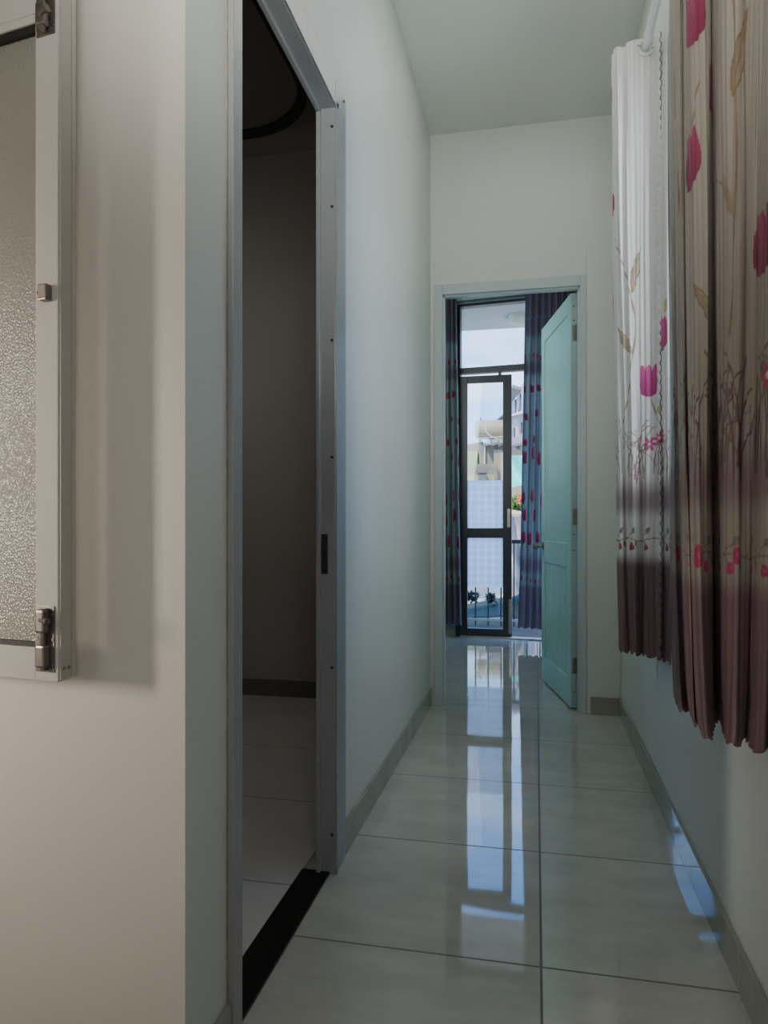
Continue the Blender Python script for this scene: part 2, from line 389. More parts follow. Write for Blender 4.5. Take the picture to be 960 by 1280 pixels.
bm = B((-.0035,.0,.002,DT-.002,DZ0+.01,DZ1-.01)); o = obj('edge_strip', bm, M['door_edge'], leaf); o['label'] = 'grey hinge edge of the door'
for z in (2.28,2.20,.99,.90,.10):
    bm = bmesh.new(); lathe(bm, [(.004,-.0055),(.004,-.003)], (0,.02,z), 'X', 10); obj('screw', bm, M['screw'], leaf)
for z in (2.13, 1.09, .25):
    bm = bmesh.new(); tube(bm, [(-.007,-.004,z-.05),(-.007,-.004,z+.05)], .0065, 12); bx(bm, -.0062,-.003,.0,.03,z-.045,z+.045, bev=.001)
    h = obj('hinge', bm, M['steel'], leaf)
hx = DW-.055; hz = .905
kn = bmesh.new(); lathe(kn, [(.028,0),(.028,.005),(.012,.012),(.010,.030),(.021,.038),(.0265,.050),(.0255,.062),(.016,.070),(0.0005,.072)], (hx, DT, hz), 'Y', 24)
k = obj('door_knob', kn, M['steel'], leaf, True); k['label'] = 'round steel door knob'
kn = bmesh.new(); lathe(kn, [(.028,0),(.028,-.005),(.012,-.012),(.010,-.030),(.021,-.038),(.0265,-.050),(.0255,-.062),(.016,-.070),(0.0005,-.072)], (hx, 0, hz), 'Y', 24)
obj('door_knob', kn, M['steel'], leaf, True)
bm = B((DW, DW+.0025, .008, DT-.008, hz-.07, hz+.07)); obj('latch_plate', bm, M['steel'], leaf)

# ------------------------------------------------------------------ balcony wall, frame and glass leaf (wall turned a few degrees)
BA = math.radians(-6.5)
bo = Vector((-.738, YB, 0))
def bstruct(name, bm, m, **k):
    o = struct(name, bm, m, **k); o.location = bo; o.rotation_euler = (0,0,BA); return o
BW, BZ = 1.02, 3.10      # opening width and height
bstruct('wall_balcony', B((-.9, 0, 0, .12, 0, ZC), (BW, 2.35, 0, .12, 0, ZC), (0, BW, 0, .12, BZ, ZC)), M['aqua_wall'], label='aqua wall around the balcony door', cat='wall')
bstruct('baseboard_balcony', B((-.72, -.002, -.012, -.0005, 0, .10), (BW+.002, 2.0, -.012, -.0005, 0, .10)), M['base_x'], label='tile baseboard under the balcony curtain', cat='baseboard')
d3 = bpy.data.objects.new('door_3', None); COL.objects.link(d3); d3.location = bo; d3.rotation_euler = (0,0,BA); d3['kind'] = 'structure'
d3['label'] = 'charcoal aluminium frame and transom of the balcony door'; d3['category'] = 'door frame'
FT = .045; TZ = 2.45
obj('jamb', B((0,FT,.01,.09,0,BZ), bev=.003), M['dark_alu'], d3)
obj('jamb', B((BW-FT,BW,.01,.09,0,BZ), bev=.003), M['dark_alu'], d3)
obj('head', B((FT,BW-FT,.01,.09,BZ-.025,BZ), bev=.003), M['dark_alu'], d3)
obj('transom', B((FT,BW-FT,.01,.09,TZ,TZ+.055), bev=.003), M['dark_alu'], d3)
obj('transom_glass', B((FT-.005,BW-FT+.005,.045,.051,TZ+.05,BZ-.02)), M['glass'], d3)
bstruct('trim_3', B((FT+.0005, BW-FT-.0005, -.005, .10, -.01, .012), bev=.002), M['marble'], label='pale stone sill under the balcony door', cat='threshold')
obj('latch_keeper', B((.40,.425,.015,.05,TZ-.03,TZ)), M['dark_alu'], d3)

# glass leaf, hinged at the left jamb, almost shut
LW, LZ0, LZ1 = .475, .014, 2.425
lroot = thing('balcony_door_leaf', 'charcoal framed glass balcony door leaf with frosted diamond film', 'door', bo+Vector((FT*1.0,-.005,0)), math.radians(-.5))
ST = .068
obj('stile', B((0,ST,0,.045,LZ0,LZ1), bev=.004), M['dark_alu'], lroot)
obj('stile', B((LW-ST-.012,LW,0,.045,LZ0,LZ1), bev=.004), M['dark_alu'], lroot)
obj('rail', B((ST,LW-ST,.0005,.0445,LZ1-.065,LZ1), bev=.004), M['dark_alu'], lroot)
obj('rail', B((ST,LW-ST,.0005,.0445,LZ0,LZ0+.068), bev=.004), M['dark_alu'], lroot)
MZ0, MZ1 = .922, 1.012
obj('rail', B((ST,LW-ST,.0005,.0445,MZ0,MZ1), bev=.004), M['dark_alu'], lroot)
def pane(z0, z1, f0, f1):
    g = obj('glass_pane', B((ST-.005,LW-ST+.005,.020,.025,z0,z1)), M['glass'], lroot)
    f = obj('privacy_film', B((ST-.002,LW-ST+.002,.0262,.0272,f0,f1)), M['film'], g); f['label'] = 'frosted diamond-pattern film'
pane(MZ1-.005, LZ1-.06, MZ1, 1.455)
pane(LZ0+.06, MZ0+.005, .462, MZ0)
bm = B((LW-.042,LW-.012,-.004,.002,1.02,1.19), bev=.002); obj('lock_plate', bm, M['steel'], lroot)
bm = B((LW-.030,LW-.002,-.006,.002,.05,.36), bev=.002); tube(bm, [(LW-.016,-.012,.04),(LW-.016,-.012,.32)], .005, 10); bx(bm, LW-.022, LW-.010, -.018, -.004, .10,.12); bx(bm, LW-.022, LW-.010, -.018, -.004, .24,.26)
obj('floor_bolt', bm, M['steel'], lroot)

# ------------------------------------------------------------------ right window in the corridor (between the curtains)
w1 = bpy.data.objects.new('window_1', None); COL.objects.link(w1); w1.location = (XR+.06, (WY0+WY1)/2, WZ0); w1['kind'] = 'structure'
w1['label'] = 'window in the right wall between the curtains'; w1['category'] = 'window'
f = .04
bm = B((XR+.04,XR+.09,WY0,WY0+f,WZ0,WZ1),(XR+.04,XR+.09,WY1-f,WY1,WZ0,WZ1),(XR+.04,XR+.09,WY0+f,WY1-f,WZ0,WZ0+f),(XR+.04,XR+.09,WY0+f,WY1-f,WZ1-f,WZ1),(XR+.045,XR+.085,(WY0+WY1)/2-.02,(WY0+WY1)/2+.02,WZ0+f,WZ1-f), bev=.003)
child('window_frame', bm, M['white_alu'], w1)
child('window_pane', B((XR+.062,XR+.066,WY0+f-.004,WY1-f+.004,WZ0+f-.004,WZ1-f+.004)), M['glass'], w1)

# ------------------------------------------------------------------ open sash on the warm-lit wall
sash_a = math.radians(8)
# local: x runs from the free (right) edge to the left, y to the front (towards camera), built in world axes then rotated
sroot = thing('window_sash', 'open white casement sash with frosted glass on the warm-lit wall', 'window', (-.785, 1.05, 0), 0)
sroot.rotation_euler = (0,0,-sash_a)    # leftwards (-x) goes back towards the wall
SZ0, SZ1, SWD, SD = .784, 2.02, .50, .028
SS = .049
obj('stile', B((-SS,0,0,SD,SZ0,SZ1), bev=.002), M['white_alu'], sroot)
obj('stile', B((-SWD,-SWD+SS,0,SD,SZ0,SZ1), bev=.002), M['white_alu'], sroot)
obj('rail', B((-SWD+SS,-SS,.0005,SD,SZ0,SZ0+.056), bev=.002), M['white_alu'], sroot)
obj('rail', B((-SWD+SS,-SS,.0005,SD,SZ1-.10,SZ1), bev=.002), M['white_alu'], sroot)
GT = 1.905
o = obj('rail', B((-SWD+SS,-SS,.0005,SD,GT,SZ1-.10), bev=.002), M['white_alu'], sroot)
obj('glass_pane', B((-SWD+SS-.004,-SS+.004,.012,.017,SZ0+.05,GT+.004)), M['frost'], sroot)
for ga, gb_ in ((SZ0+.0562,SZ0+.064),(GT-.014,GT-.0002)):
    obj('gasket', B((-SWD+SS,-SS-.0005,.004,.0115,ga,gb_)), M['rubber'], sroot)
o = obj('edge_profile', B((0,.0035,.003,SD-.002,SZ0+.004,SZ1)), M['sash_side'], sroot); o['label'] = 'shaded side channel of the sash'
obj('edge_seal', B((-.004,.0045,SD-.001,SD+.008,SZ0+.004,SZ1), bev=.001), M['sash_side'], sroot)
for y in (.010,.021):
    bm = bmesh.new(); lathe(bm, [(.0035,.003),(.0035,.0048)], (0,y,SZ0+.022), 'X', 10); obj('screw', bm, M['worn_steel'], sroot)
def bolt(z0, z1, flip):
    """barrel bolt lying on the stile"""
    b = obj('bolt', B((-.045,-.005,-.0022,-.0002,z0,z1), bev=.0008), M['worn_steel'], sroot)
    L_ = z1-z0
    bm = bmesh.new(); tube(bm, [(-.024,-.009,z0+.004),(-.024,-.009,z1-.004)], .0055, 14); obj('bolt_rod', bm, M['worn_steel'], b, True)
    for q in ((.08,.42),(.60,.95)):
        a, c = z0+L_*q[0], z0+L_*q[1]
        obj('bolt_guide', B((-.034,-.014,-.0165,-.0023,a,c), bev=.004), M['worn_steel'], b)
    zz = z0+L_*(.22 if flip else .80)
    bm = bmesh.new(); tube(bm, [(-.024,-.014,zz),(-.012,-.020,zz),(.001,-.022,zz)], [.0035,.0035,.0055], 12); obj('bolt_knob', bm, M['worn_steel'], b, True)
    for xx in (-.041,-.009):
        for t in (.12,.5,.88):
            bm = bmesh.new(); lathe(bm, [(.0028,-.0034),(.0028,-.002)], (xx,0,z0+L_*t), 'Y', 8); obj('screw', bm, M['steel'], b)
bolt(.800, .912, False)
bolt(1.875, 1.99, True)
bm = B((-.030,-.012,-.014,-.0003,1.425,1.452), bev=.002); lb = obj('latch_block', bm, M['worn_steel'], sroot)
bm = bmesh.new(); lathe(bm, [(.004,-.004),(.004,.0)], (-.032,-.006,1.439), 'X', 10); obj('latch_pin', bm, M['screw'], lb)
# hinge stays tying the sash back to the wall
bm = B((-SWD-.012,-SWD-.0005,.004,.030,SZ0+.15,SZ0+.25)); obj('hinge', bm, M['steel'], sroot)
bm = B((-SWD-.012,-SWD-.0005,.004,.030,SZ1-.25,SZ1-.15)); obj('hinge', bm, M['steel'], sroot)
# window frame the sash belongs to, on the warm-lit wall left of the view
wx0, wx1 = -1.76, -1.295
wf = struct('window_2', B((wx1-.05,wx1,YC-.03,YC-.0005,SZ0-.01,SZ1+.02),(wx0,wx0+.05,YC-.03,YC-.0005,SZ0-.01,SZ1+.02),(wx0+.05,wx1-.05,YC-.03,YC-.0005,SZ0-.01,SZ0+.04),(wx0+.05,wx1-.05,YC-.03,YC-.0005,SZ1-.03,SZ1+.02)), M['white_alu'], label='white frame the open sash hangs on', cat='window frame')

# ------------------------------------------------------------------ curtain print, drawn in fabric coordinates (u along the cloth, z up)
def smoothstep(a, b, x):
    t = np.clip((x-a)/(b-a), 0, 1); return t*t*(3-2*t)
class Print:
    def __init__(s, U, Z):
        s.u, s.z = U, Z                                   # 1-D arrays
        s.C = np.zeros((len(Z), len(U), 3)); s.k = 0
    def win(s, u0, u1, z0, z1):
        i0, i1 = np.searchsorted(s.u, [u0, u1]); j0, j1 = np.searchsorted(s.z, [z0, z1])
        if i1 <= i0 or j1 <= j0: return None
        uu, zz = np.meshgrid(s.u[i0:i1], s.z[j0:j1]); return uu, zz, (slice(j0,j1), slice(i0,i1))
    def put(s, sl, a, col):
        a = np.clip(a, 0, 1)[..., None]; s.C[sl] = s.C[sl]*(1-a)+np.asarray(col)*a
    def base(s, cream, mauve, bands):
        cream = np.array(cream); mauve = np.array(mauve)
        f = np.zeros(len(s.z))
        for (z0, z1, e0, e1, w) in bands:                 # mauve weight w between z0..z1 with soft ends
            f = np.maximum(f, w*smoothstep(z0-e0, z0+e0, s.z)*(1-smoothstep(z1-e1, z1+e1, s.z)))
        s.C[:] = (cream*(1-f[:,None])+mauve*f[:,None])[:,None,:]
    def stripes(s, amp=.16):
        g = np.random.RandomState(3)
        w = np.zeros(len(s.u))
        pos = s.u[0]
        while pos < s.u[-1]:
            w += g.uniform(-1, 1)*np.exp(-((s.u-pos)/g.uniform(.0012,.0035))**2); pos += g.uniform(.003,.014)
        s.C *= (1+amp*np.clip(w,-1,1))[None,:,None]
    def curve(s, pts, w, col, a=1.0):
        pts = [np.array(p, float) for p in pts]
        # quadratic through three control points -> polyline
        if len(pts) == 3:
            T = np.linspace(0,1,14); pts = [(1-t)**2*pts[0]+2*t*(1-t)*pts[1]+t*t*pts[2] for t in T]
        P_ = np.array(pts)
        r = s.win(P_[:,0].min()-w*2, P_[:,0].max()+w*2, P_[:,1].min()-w*2, P_[:,1].max()+w*2)
        if r is None: return
        uu, zz, sl = r; d = np.full(uu.shape, 9.)
        for p, q in zip(pts, pts[1:]):
            v = q-p; L = (v@v) or 1e-9
            t = np.clip(((uu-p[0])*v[0]+(zz-p[1])*v[1])/L, 0, 1)
            d = np.minimum(d, np.hypot(uu-p[0]-t*v[0], zz-p[1]-t*v[1]))
        s.put(sl, (1-smoothstep(w*.5, w*1.1, d))*a, col)
    def leaf(s, p0, p1, hw, col, dark, bend=.0):
        p0 = np.array(p0,float); p1 = np.array(p1,float); v = p1-p0; L = np.hypot(*v); v /= L; nrm = np.array([-v[1], v[0]])
        r = s.win(min(p0[0],p1[0])-hw*2-.03, max(p0[0],p1[0])+hw*2+.03, min(p0[1],p1[1])-hw, max(p0[1],p1[1])+hw)
        if r is None: return
        uu, zz, sl = r
        t = ((uu-p0[0])*v[0]+(zz-p0[1])*v[1])/L; d = (uu-p0[0])*nrm[0]+(zz-p0[1])*nrm[1]-bend*np.sin(PI*np.clip(t,0,1))
        wdt = hw*np.sin(PI*np.clip(t,0,1)**.85)*((t>0)&(t<1))
        a = (np.abs(d) < wdt).astype(float)
        c = np.asarray(col)*(1-.25*np.clip(d/hw,-1,1))[...,None]
        al = a[...,None]*.85; s.C[sl] = s.C[sl]*(1-al)+c*al
        s.put(sl, ((np.abs(np.abs(d)-wdt) < .0022)&(t>0)&(t<1))*.8+(np.abs(d)<.0014)*a*.7, dark) if hw > .0125 else None
    def tulip(s, u0, z0, w, h, col=(.50,.035,.16), tilt=0.):
        r = s.win(u0-w*1.1, u0+w*1.1, z0-.01, z0+h*1.1)
        if r is None: return
        uu, zz, sl = r
        b = (zz-z0)/h; a = (uu-u0-tilt*(zz-z0))/(w/2)
        prof = np.where(b < .32, np.sqrt(np.clip(1-((.32-b)/.32)**2, 0, 1)), 1-.20*np.clip((b-.32)/.68,0,1)**1.5+.06*np.sin(PI*b))
        top = .80+.20*np.abs(np.cos(1.5*PI*np.clip(a,-1,1)))
        m = ((np.abs(a) < prof)&(b > 0)&(b < top)).astype(float)
        col = np.asarray(col)
        sh = .82+.35*np.clip(b,0,1)-.22*np.abs(a)
        light = np.minimum(col*1.35+np.array([0,.07,.06]), .7)
        q = (np.clip(b,0,1)*.45*(np.abs(a)<.6))[...,None]
        c = (col*(1-q)+light*q)*sh[...,None]
        s.C[sl] = s.C[sl]*(1-m[...,None])+c*m[...,None]
        pet = .45*np.sqrt(np.clip(1-(b-.35)**2/.42, 0, 1))
        s.put(sl, m*(np.abs(np.abs(a+.08)-pet) < .06)*.65, col*.55)
    def bloom(s, u0, z0, R, col, n=6, outline=False):
        r = s.win(u0-R, u0+R, z0-R, z0+R)
        if r is None: return
        uu, zz, sl = r; rr = np.hypot(uu-u0, zz-z0); th = np.arctan2(zz-z0, uu-u0)
        lim = R*(.30+.70*np.abs(np.cos(n/2*th)))
        if outline: s.put(sl, (np.abs(rr-lim) < .002)*.8, col)
        else: s.put(sl, (rr < lim)*(.95), col); s.put(sl, (rr < R*.22)*1., (.75,.55,.55))
    def bud(s, u0, z0, r0, col=(.42,.03,.10)):
        r = s.win(u0-r0*1.5, u0+r0*1.5, z0-r0*1.5, z0+r0*1.5)
        if r is None: return
        uu, zz, sl = r; th = np.arctan2(zz-z0, uu-u0); rr = np.hypot((uu-u0), (zz-z0)*.85)
        s.put(sl, rr < r0*(1+.12*np.cos(3*th+1)), col); s.put(sl, (np.hypot(uu-u0-r0*.2, zz-z0-r0*.2) < r0*.45)*.6, (.55,.10,.22))
BR = (.30,.20,.11); BRD = (.16,.095,.06); LF = (.40,.31,.20); PUR = (.25,.10,.14)
def grass(p, u0, u1, z0, z1, n, seed, k=1.0, dk=1.0):
    g = np.random.RandomState(seed)
    for _ in range(n):
        a = g.uniform(u0, u1); b = g.uniform(z0, z0+.05); h = g.uniform(.35,1)*(z1-z0); dx = g.uniform(-.09,.09)
        c = np.array([BRD, PUR, BR][g.randint(3)])*dk
        p.curve([(a,b),(a+dx*.1,b+h*.8),(a+dx,b+h*g.uniform(.75,1))], g.uniform(.0014,.003)*k, c, .85)
def vine(p, u0, u1, z, seed, k=1.0):
    g = np.random.RandomState(seed); u = u0
    p.curve([(u,z+.006*math.sin(u*40)) for u in np.arange(u0, u1, .01)], .0018, BRD, .9)
    while u < u1:
        L = g.uniform(.05,.07)
        p.curve([(u,z),(u+L*.4,z+.02),(u+L*.7,z+.03)], .0016, BRD, .9); p.leaf((u+L*.55,z+.022),(u+L*.9,z+.042), .009, (.20,.14,.10), BRD)
        p.curve([(u+.01,z),(u+.02,z-.01),(u+.028,z-.02)], .0016, BRD, .9); p.bud(u+.03, z-.026, .017*k)
        if g.rand() < .5: p.leaf((u+L,z-.004),(u+L+.012,z-.03), .008, (.20,.12,.10), BRD)
        u += L*1.6

# ------------------------------------------------------------------ curtain builder
def spline(pts, n):
    """Catmull-Rom through pts, resampled to n equally spaced points"""
    P_ = np.array(pts, float); Q = []
    E = np.vstack([2*P_[0]-P_[1], P_, 2*P_[-1]-P_[-2]])
    for i in range(1, len(E)-2):
        p0,p1,p2,p3 = E[i-1],E[i],E[i+1],E[i+2]
        for t in np.linspace(0,1,24,endpoint=False):
            Q.append(.5*((2*p1)+(-p0+p2)*t+(2*p0-5*p1+4*p2-p3)*t*t+(-p0+3*p1-3*p2+p3)*t**3))
    Q.append(P_[-1]); Q = np.array(Q)
    d = np.r_[0, np.cumsum(np.hypot(*np.diff(Q,axis=0).T))]
    s = np.linspace(0, d[-1], n)
    return np.c_[np.interp(s,d,Q[:,0]), np.interp(s,d,Q[:,1])], d[-1]
def sheet(name, top, bot, z0, z1, nu, nv, paint, material, parent, scallop=.012, scw=.045, hole=None, edge=0, wob=.004, ex=.8, pleat=.0032):
    T, LT = spline(top, nu); Bt, LB = spline(bot, nu); L = (LT+LB)/2
    U = np.linspace(0, L, nu); Z = np.linspace(z0, z1, nv)
    pr = Print(U, Z); paint(pr, L)
    f = ((Z-z0)/(z1-z0))[:,None,None]**ex
    XY = Bt[None]*(1-f)+T[None]*f
    g = np.random.RandomState(11)
    nx = np.gradient(Bt[:,0]); ny = np.gradient(Bt[:,1]); ln = np.hypot(nx,ny)+1e-9
    w = wob*(np.sin(U*55)[None]*np.sin(Z*5)[:,None]+.6*np.sin(U*23+1)[None]*np.sin(Z*3.1+2)[:,None])
    X = XY[...,0]-w*(ny/ln)[None]; Y = XY[...,1]+w*(nx/ln)[None]
    pl = pleat*np.sin(2*PI*U/.021+1.3*np.sin(U*17))[None]*(.75+.25*np.sin(Z*4)[:,None])
    w = w+pl
    X = X-pl*(ny/ln)[None]; Y = Y+pl*(nx/ln)[None]
    hem = scallop*np.abs(np.sin(PI*U/scw))
    ZZ = Z[:,None]*np.ones_like(X)
    ZZ = ZZ-hem[None]*np.clip(1-(Z-z0)/.06, 0, 1)[:,None]
    if edge:  # scalloped leading edge along the last columns
        k = np.clip((U-(L-.02))/.02, 0, 1)[None]
        dx = np.gradient(Bt[:,0])/ln; dy = np.gradient(Bt[:,1])/ln
        amt = .014*np.abs(np.sin(PI*Z/.035))[:,None]*k*edge
        X += amt*dx[None]; Y += amt*dy[None]
    co = np.stack([X,Y,ZZ],-1).reshape(-1,3)
    idx = np.arange(nu*nv).reshape(nv,nu)
    q = np.stack([idx[:-1,:-1],idx[:-1,1:],idx[1:,1:],idx[1:,:-1]],-1).reshape(-1,4)
    if hole is not None:
        c = co[q].mean(1); keep = np.ones(len(q), bool)
        for (hx_, hz_, hr, hy_) in hole:
            keep &= ~((np.hypot(c[:,0]-hx_, c[:,2]-hz_) < hr)&(np.abs(c[:,1]-hy_) < .12))
        q = q[keep]
    me = bpy.data.meshes.new(name)
    if parent is not None: co = co-np.array(parent.location)
    me.vertices.add(len(co)); me.vertices.foreach_set('co', co.astype(np.float32).ravel())
    me.loops.add(len(q)*4); me.loops.foreach_set('vertex_index', q.astype(np.int32).ravel())
    me.polygons.add(len(q)); me.polygons.foreach_set('loop_start', np.arange(0,len(q)*4,4,dtype=np.int32))
    me.polygons.foreach_set('use_smooth', np.ones(len(q),bool))
    me.update(); me.validate()
    at = me.color_attributes.new('print','FLOAT_COLOR','POINT')
    at.data.foreach_set('color', np.concatenate([np.clip(pr.C,0,1).reshape(-1,3), np.ones((nu*nv,1))],1).astype(np.float32).ravel())
    me.materials.append(material)
    o = bpy.data.objects.new(name, me); COL.objects.link(o)
    if parent is not None: o.parent = parent
    return o, U, Bt
def polar(lst):
    out = []
    for px, t in lst:
        xc = (px-480)/FPX; out.append(((-SN+xc*CS)*t, (CS+xc*SN)*t))
    return out
def u_at(top, bot, z0, z1, ex, px, z, n=900):
    """arc length along the cloth where, at height z, its nearest surface crosses the sight line px"""
    T, LT = spline(top, n); Bt, LB = spline(bot, n); f = np.clip((z-z0)/(z1-z0), 0, 1)**ex
    Q = Bt*(1-f)+T*f; L = (LT+LB)/2
    xc = Q@np.array([CS,SN]); tt = Q@np.array([-SN,CS]); pp = 480+FPX*xc/tt
    ok = np.where(np.abs(pp-px) < 1.6)[0]
    i = int(ok[np.argmin(tt[ok])]) if len(ok) else int(np.argmin(np.abs(pp-px)))
    return L*i/(n-1)

CREAM_SHADED = (.315,.272,.228); MAUVE = (.20,.115,.13)  # near cloth's cream darkened, shade of its unlit side painted in
HEM = .615
BANDS = [(-1, .925, .02, .03, 1.0), (1.09, 1.19, .03, .05, .75)]
ROD_X, ROD_Z = .386, 2.762

# near curtain (foreground right): bunched folds
nb = polar([(843,1.86),(848,1.70),(855,1.655),(861,1.70),(864,1.72),(866,1.62),(870,1.545),(873,1.60),(875,1.56),(882,1.46),(889,1.45),(894,1.55),(899,1.62),(903,1.57),(907,1.45),(917,1.405),(926,1.43),(931,1.47),(936,1.42),(947,1.375),(957,1.37),(962,1.37),(968,1.30),(977,1.25),(988,1.24),(996,1.19),(1010,1.14),(1024,1.12)])
nt_ = polar([(838,1.98),(837,1.84),(841,1.72),(847,1.66),(850,1.70),(853,1.64),(860,1.575),(870,1.55),(880,1.53),(884,1.56),(888,1.60),(892,1.53),(900,1.48),(912,1.45),(925,1.44),(933,1.45),(942,1.42),(952,1.39),(960,1.36),(968,1.31),(977,1.26),(988,1.24),(1000,1.18),(1012,1.14),(1024,1.12)])
def zn(py, t=1.45): return CAMH-(py-HY)/FPX*t
def paint_near(p, L):
    p.base(CREAM_SHADED, MAUVE, BANDS)
    p.stripes(.26)
    ST_, LN = (.17,.10,.05), (.235,.175,.105)
    G = lambda px, py: (u_at(nt_, nb, HEM, 2.795, .42, px, zn(py)), zn(py))
    # stems and leaves
    p.curve([G(874,60),G(864,120),G(862,150)], .0028, ST_, .8)
    p.curve([G(912,-60),G(921,110),G(922,200)], .0032, ST_, .85); p.curve([G(922,200),G(921,300),G(911,420)], .0032, ST_, .85)
    p.leaf(G(915,125), G(933,15), .017, LN, ST_, .004)
    p.leaf(G(890,420), G(863,332), .017, LN, ST_, -.004)
    p.leaf(G(856,405), G(849,345), .008, (.33,.19,.11), ST_)
    p.curve([G(888,188),G(902,190),G(916,265)], .0026, ST_, .8)
    p.leaf(G(917,275), G(901,205), .012, LN, ST_)
    for a, b, w, h in ((842,48,.03,.13),(861,205,.105,.132),(887,104,.040,.115),(865,15,.105,.13),(951,360,.10,.130),(848,224,.022,.13),(1005,230,.09,.13)):
        u, z = G(a, b); p.tulip(u, z, w, h, (.27,.02,.075))  # tulip red darkened for the shade on this curtain
    grass(p, 0, L, 1.13, 1.40, int(L*100), 21, 1.6, .5)
    p.bloom(*G(957,482), .034, (.42,.035,.12))
    p.bloom(*G(932,535), .036, (.16,.07,.08), outline=True); p.bloom(*G(868,556), .03, (.16,.07,.08), outline=True)
    vine(p, 0, L, .985, 5, .6)
    for a, b, r in ((850,700,.018),(875,698,.020),(918,695,.015)): p.bud(*G(a,b), r)
cn = thing('eyelet_curtain', 'floral curtain bunched at near end of the white rod, mauve hem, foreground', 'curtain', (.40,1.5,HEM), 0, 'corridor curtains')
sheet('curtain_cloth', nt_, nb, HEM, 2.795, 760, 700, paint_near, M['fabric'], cn, scallop=.012, scw=.062, ex=.42, pleat=.0022, wob=.003)
for yy in (1.78, 1.62, 1.47, 1.33):
    bm = bmesh.new(); tube(bm, [(ROD_X+.024*math.cos(a), yy+.004*math.sin(2*a), ROD_Z+.024*math.sin(a)) for a in [2*PI*k/24 for k in range(24)]], .006, 10, True)
    child('eyelet_ring', bm, M['ring'], cn, True)

# far curtain: end panel facing the camera, scalloped leading edge over one more fold
fb = polar([(777,2.86),(774,2.74),(775,2.62),(780,2.555),(787,2.57),(790,2.54),(797,2.50),(803,2.52),(807,2.48),(814,2.46),(819,2.45),(825,2.42)])
ft = polar([(772,2.90),(766,2.80),(766,2.66),(770,2.60),(778,2.60),(784,2.575),(793,2.56),(803,2.555),(811,2.55),(817,2.54),(821,2.53),(826,2.52)])
fb2 = polar([(800,2.60),(808,2.57),(815,2.52),(822,2.47),(828,2.43),(834,2.40),(839,2.375)])
ft2 = polar([(800,2.66),(808,2.63),(815,2.61),(820,2.59),(824,2.56),(830,2.47),(834,2.43)])
def zf(py, t=2.52): return CAMH-(py-HY)/FPX*t
CREAM_LIT = (.70,.68,.68)  # same cloth painted lighter, window light put into the colour
def paint_far(p, L):
    p.base(CREAM_LIT, MAUVE, BANDS); p.stripes(.24)
    U = lambda px: u_at(ft, fb, HEM-.02, 2.797, .8, px, 1.75)
    p.curve([(U(771),zf(285)),(U(788),zf(340)),(U(791),zf(400)),], .003, BR, .9)
    p.curve([(U(791),zf(400)),(U(793),zf(450)),(U(775),zf(525))], .003, BR, .9)
    p.leaf((U(789),zf(362)),(U(801),zf(306)), .017, LF, BR, .004); p.leaf((U(789),zf(440)),(U(771),zf(402)), .017, LF, BR)
    p.tulip(U(809), zf(497), .072, .115, (.58,.05,.27)); p.curve([(U(812),zf(500)),(U(816),zf(515)),(U(820),zf(528))], .0025, BR)
    p.leaf((U(819),zf(520)),(U(826),zf(508)), .008, (.5,.38,.18), BR)
    p.tulip(U(767), zf(105), .05, .11, (.42,.03,.14), .2); p.tulip(U(768), zf(248), .05, .085); p.tulip(U(766.5), zf(378), .055, .10)
    grass(p, 0, L, 1.19, 1.42, int(L*130), 8)
    p.bloom(U(810), zf(556), .027, (.60,.05,.24)); p.bloom(U(822), zf(550), .026, (.60,.05,.24)); p.bloom(U(791), zf(592), .022, (.45,.08,.28), outline=True); p.bloom(U(778), zf(545), .022, (.3,.25,.28), outline=True)
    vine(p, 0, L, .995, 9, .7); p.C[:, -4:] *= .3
def paint_far2(p, L):
    p.base(CREAM_LIT, MAUVE, BANDS); p.stripes(.24)
    p.tulip(L*.80, zf(445), .065, .115, (.58,.05,.27)); p.leaf((L*.9,zf(400)),(L*.93,zf(380)), .01, (.5,.36,.2), BR)
    grass(p, 0, L, 1.19, 1.42, int(L*110), 18); p.bloom(L*.75, zf(548), .026, (.60,.05,.24)); vine(p, 0, L, .995, 19, .7)
cf = thing('eyelet_curtain', 'floral curtain at far end of the white rod, window-lit, scalloped edge', 'curtain', (.36,2.66,HEM), 0, 'corridor curtains')
ring_y = 2.696
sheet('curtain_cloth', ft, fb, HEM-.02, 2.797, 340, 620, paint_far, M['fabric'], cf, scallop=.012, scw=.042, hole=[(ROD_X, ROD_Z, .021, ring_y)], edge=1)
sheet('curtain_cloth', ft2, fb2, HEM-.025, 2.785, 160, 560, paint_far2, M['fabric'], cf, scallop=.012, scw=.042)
bm = bmesh.new(); tube(bm, [(ROD_X+.0255*math.cos(a), ring_y-.006, ROD_Z+.0255*math.sin(a)) for a in [2*PI*k/32 for k in range(32)]], .0075, 10, True)
child('eyelet_ring', bm, M['ring'], cf, True)

rod = thing('curtain_rod', 'white curtain rod along the right wall above the corridor window', 'curtain rod', (ROD_X,1.9,ROD_Z))
bm = bmesh.new(); tube(bm, [(ROD_X,1.08,ROD_Z),(ROD_X,2.92,ROD_Z)], .0135, 16); child('rod', bm, M['white_rod'], rod, True)
for yy in (1.10, 2.90):
    bm = B((ROD_X-.016,XR-.0003,yy-.006,yy+.006,ROD_Z-.03,ROD_Z-.014), (XR-.006,XR-.0003,yy-.02,yy+.02,ROD_Z-.06,ROD_Z+.04), bev=.002); child('bracket', bm, M['white_rod'], rod)
bm = bmesh.new(); lathe(bm, [(.0136,0),(.022,.006),(.024,.02),(.014,.034),(.0005,.038)], (ROD_X,2.92,ROD_Z), 'Y', 16); child('finial', bm, M['white_rod'], rod, True)

